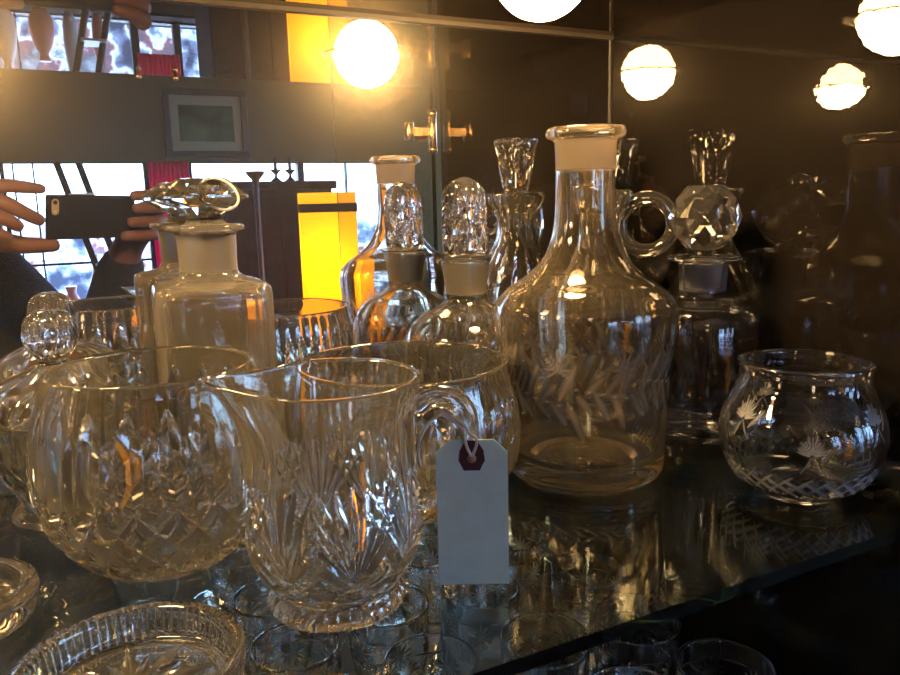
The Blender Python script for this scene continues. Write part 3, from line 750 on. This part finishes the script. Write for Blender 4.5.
# J and K2: low dishes in front
t = empty('ashtray', (.008, .308, 0), 0, 'low round glass dish with ribbed upright rim and star cut floor, bottom left', 'dish'); t.scale = (.95, .95, .92)
cu = flutes(.003, .0215, 72, .0015, .0012)
vessel('body', [(0, .001), (.036, .0005), (.041, .0), (.0440, .002), (.0462, .010), (.0475, .0215), (.0470, .0232)], [(.0420, .0232), (.0408, .0205), (.0395, .012), (.0375, .0095), (0, .0085)], M['crystal'], t, 500, 110, 60, cu, .046, flat=True)
star = MB()
for k in range(16):
    a = TAU * k / 16; c_, s_ = math.cos(a), math.sin(a); w_ = .0026 if k % 2 else .0038; l_ = .036 if k % 2 == 0 else .024
    p = [(.002 * c_, .002 * s_, .0086), (l_ * .55 * c_ - w_ * s_, l_ * .55 * s_ + w_ * c_, .0088), (l_ * c_, l_ * s_, .0098), (l_ * .55 * c_ + w_ * s_, l_ * .55 * s_ - w_ * c_, .0088), (l_ * .55 * c_, l_ * .55 * s_, .0128)]
    star.add(p + [(.0, 0, .0086)], [(0, 4, 1), (1, 4, 2), (2, 4, 3), (3, 4, 0), (0, 1, 2, 3)])
star.build('star_cut', M['crystal'], t)
t = empty('ashtray', (-.066, .4185, 0), 0, 'plain thick rimmed round glass dish cropped by the left edge of the photo', 'dish')
vessel('body', [(0, .001), (.031, .0005), (.035, .0), (.0375, .004), (.0395, .0135), (.0385, .0165)], [(.0320, .0170), (.0300, .014), (.0285, .009), (0, .007)], M['clear'], t, 200, 60, 40)

# ------------------------------------------------------------------ price tag
def unit(a): return Vector(a).normalized()
vd = Vector((.170, .325, 0)).normalized(); pr_ = Vector((vd.y, -vd.x, 0))
TC = Vector((.1725, .3210, 0))
# sheet leaning a touch, local x = right, z = up
pt = empty('price_tag', TC, math.atan2(pr_.y, pr_.x), 'blank pale blue green card tag with maroon patch hanging from the jug handle', 'tag')
w2 = .0180; z0, z1 = .0040, .0815; c = .0066
prof = [(-w2, z0), (w2, z0), (w2, z1 - c), (w2 - c, z1), (-w2 + c, z1), (-w2, z1 - c)]
v = [(x, -.0003, z) for x, z in prof] + [(x, .0003, z) for x, z in prof]; n = 6
link('card', mesh('card', v, [tuple(range(n)), tuple(range(2 * n - 1, n - 1, -1))] + [(i + n, (i + 1) % n + n, (i + 1) % n, i) for i in range(n)]), M['card'], pt)
pp = [(-.0040, z1 - .0158), (.0040, z1 - .0158), (.0066, z1 - .0105), (.0060, z1 - .0055), (.0036, z1 - .0015), (.0040, z1 - .0002), (-.0040, z1 - .0002), (-.0036, z1 - .0015), (-.0060, z1 - .0055), (-.0066, z1 - .0105)]
n = 10; v = [(x, -.0007, z) for x, z in pp] + [(x, -.00035, z) for x, z in pp]
link('patch', mesh('patch', v, [tuple(range(n)), tuple(range(2 * n - 1, n - 1, -1))] + [(i + n, (i + 1) % n + n, (i + 1) % n, i) for i in range(n)]), M['patch'], pt)
ey = MB().tube([(0, -.0011, z1 - .0095), (0, -.0006, z1 - .0095)], .0023, 20).build('eyelet', P('worn copper', (.42, .25, .14), .5), pt)
st_ = [(0, -.0016, z1 - .0085), (-.0024, -.0020, z1 - .003), (-.0034, -.0018, z1 + .0020), (-.004, 0, z1 + .0055), (-.0085, .004, z1 + .0085), (-.0145, .007, z1 + .0115)]
st2 = [(0, -.0016, z1 - .0085), (.0024, -.0020, z1 - .003), (.0030, -.0018, z1 + .0015), (-.001, .0005, z1 + .0025), (-.002, .001, z1 + .0065), (-.008, .004, z1 + .0105), (-.0145, .007, z1 + .0125)]
lp_ = [(-.0145, .007, z1 + .012), (-.020, .001, z1 + .010), (-.0255, -.004, z1 + .003), (-.0265, -.004, z1 - .006), (-.0255, .000, z1 - .014)]
sb = MB()
for q in (st_, st2, lp_):
    d_ = np.array(q); m_ = len(q); tt = np.linspace(0, m_ - 1, 30)
    from_x = [np.interp(tt, range(m_), d_[:, i]) for i in range(3)]
    ks = [np.convolve(np.pad(a, 2, 'edge'), np.ones(5) / 5, 'valid') for a in from_x]
    sb.tube(list(zip(*ks)), .0008, 8)
sb.ball((-.0145, .007, z1 + .012), .0017, 8)
sb.build('string', M['string'], pt)

# ------------------------------------------------------------------ stemware on the lower shelf
def goblet_proto():
    t = empty('goblet', (0, 0, -.233), 0)
    ou = [(0, .002), (.026, .0012), (.0285, .0008), (.0285, .0018), (.015, .0045), (.0055, .0095), (.0038, .02), (.0036, .045), (.0050, .052), (.0150, .060), (.0240, .073), (.0285, .092), (.0300, .112), (.0302, .1330)]
    inn_ = [(.0290, .1330), (.0288, .112), (.0270, .092), (.0225, .0755), (.0140, .0645), (0, .0600)]
    fr = []
    for k in range(6):
        th = TAU * k / 6; z = .108
        for j in range(12):
            a = TAU * j / 12; l = .010
            fr.append((th, z, th + l * math.sin(a) / .03, z + l * math.cos(a), .0011, 1.6))
        fr += [(th + .25, .118, th + .8, .118, .0007, .9)]
    bw = vessel('bowl', ou[7:], inn_, M['goblet'], t, 300, 110, 30, None, .03, fr)
    vessel('stem', ou[:8] + [(0, .0525)], None, M['goblet'], t, 32, 40, 1)
    return t
gp = goblet_proto()
spots = [(.354, .320, 'foremost cut goblet under the shelf, whole below the glass edge at right'), (.340, .388, 'cut goblet under the shelf, just behind the foremost one'),
         (.283, .325, 'cut goblet cut off by the bottom of the photo, left of the foremost one'), (.118, .545, 'goblet at the mirror, seen through the shelf under the jug'),
         (.188, .412, 'goblet seen through the shelf below the price tag'), (.268, .398, 'goblet seen through the shelf left of the tall decanter reflection'),
         (.352, .460, 'goblet seen through the shelf under the tall open decanter'), (.330, .545, 'goblet at the mirror behind those under the tall decanter'),
         (.190, .490, 'goblet behind the one below the price tag'), (.262, .478, 'goblet behind and right of the one below the price tag'),
         (.115, .400, 'goblet seen through the shelf under the jug foot'), (.115, .472, 'goblet under the jug, one row behind its foot'),
         (.040, .420, 'goblet seen through the shelf under the rose bowl'), (.040, .500, 'goblet at the left, one row behind the rose bowl'),
         (.205, .335, 'goblet near the shelf front below the price tag, cropped'), (.255, .552, 'goblet at the mirror left of the tall decanter')]
for i, (x, y, lab) in enumerate(spots):
    if i == 0: o = gp
    else:
        o = gp.copy(); COL.objects.link(o)
        for ch in list(gp.children):
            c_ = ch.copy(); COL.objects.link(c_); c_.parent = o
    o.location = (x, y, -.233); o.rotation_euler = (0, 0, i * .7)
    tag(o, lab, 'glass', 'cut goblets on the lower shelf')

# ------------------------------------------------------------------ daylight and render look
w = bpy.data.worlds.new('daylight'); scene.world = w; w.use_nodes = True
wn = w.node_tree; bg = wn.nodes['Background']; bg.inputs['Strength'].default_value = 10.0
# bright overcast sky above the horizon, a cluttered street in blue shade below it
tc = wn.nodes.new('ShaderNodeTexCoord'); sx = wn.nodes.new('ShaderNodeSeparateXYZ'); wn.links.new(tc.outputs['Generated'], sx.inputs[0])
vo = wn.nodes.new('ShaderNodeTexNoise'); vo.inputs['Scale'].default_value = 30; vo.inputs['Detail'].default_value = 5; wn.links.new(tc.outputs['Generated'], vo.inputs['Vector'])
cr = wn.nodes.new('ShaderNodeValToRGB'); cr.color_ramp.interpolation = 'LINEAR'
for p_, c_ in ((0, (.01, .015, .03, 1)), (.40, (.012, .02, .05, 1)), (.47, (.05, .085, .20, 1)), (.52, (.18, .30, .62, 1)), (.57, (.06, .035, .06, 1)), (.63, (.02, .035, .07, 1))):
    if p_ == 0: cr.color_ramp.elements[0].color = c_
    else:
        e_ = cr.color_ramp.elements.new(p_); e_.color = c_
cr.color_ramp.elements[-1].color = (.3, .45, .75, 1)
sc2 = wn.nodes.new('ShaderNodeSeparateColor'); wn.links.new(vo.outputs['Color'], sc2.inputs[0]); wn.links.new(sc2.outputs[0], cr.inputs['Fac'])
mr = wn.nodes.new('ShaderNodeMapRange'); mr.inputs['From Min'].default_value = -.035; mr.inputs['From Max'].default_value = .005; wn.links.new(sx.outputs['Z'], mr.inputs['Value'])
mc = wn.nodes.new('ShaderNodeMix'); mc.data_type = 'RGBA'; wn.links.new(mr.outputs[0], mc.inputs[0]); wn.links.new(cr.outputs['Color'], mc.inputs[6]); mc.inputs[7].default_value = (.36, .58, 1.0, 1)
wn.links.new(mc.outputs[2], bg.inputs['Color'])
scene.view_settings.view_transform = 'Standard'; scene.view_settings.look = 'None'
scene.view_settings.exposure = 0.92; scene.view_settings.gamma = 1; scene.view_settings.use_curve_mapping = False
cy = scene.cycles
cy.max_bounces = 26; cy.transmission_bounces = 26; cy.glossy_bounces = 14; cy.diffuse_bounces = 3; cy.transparent_max_bounces = 12; cy.volume_bounces = 0
cy.caustics_refractive = False; cy.caustics_reflective = False
cy.sample_clamp_indirect = 8.0; cy.sample_clamp_direct = 0; cy.blur_glossy = .3
cy.use_denoising = True
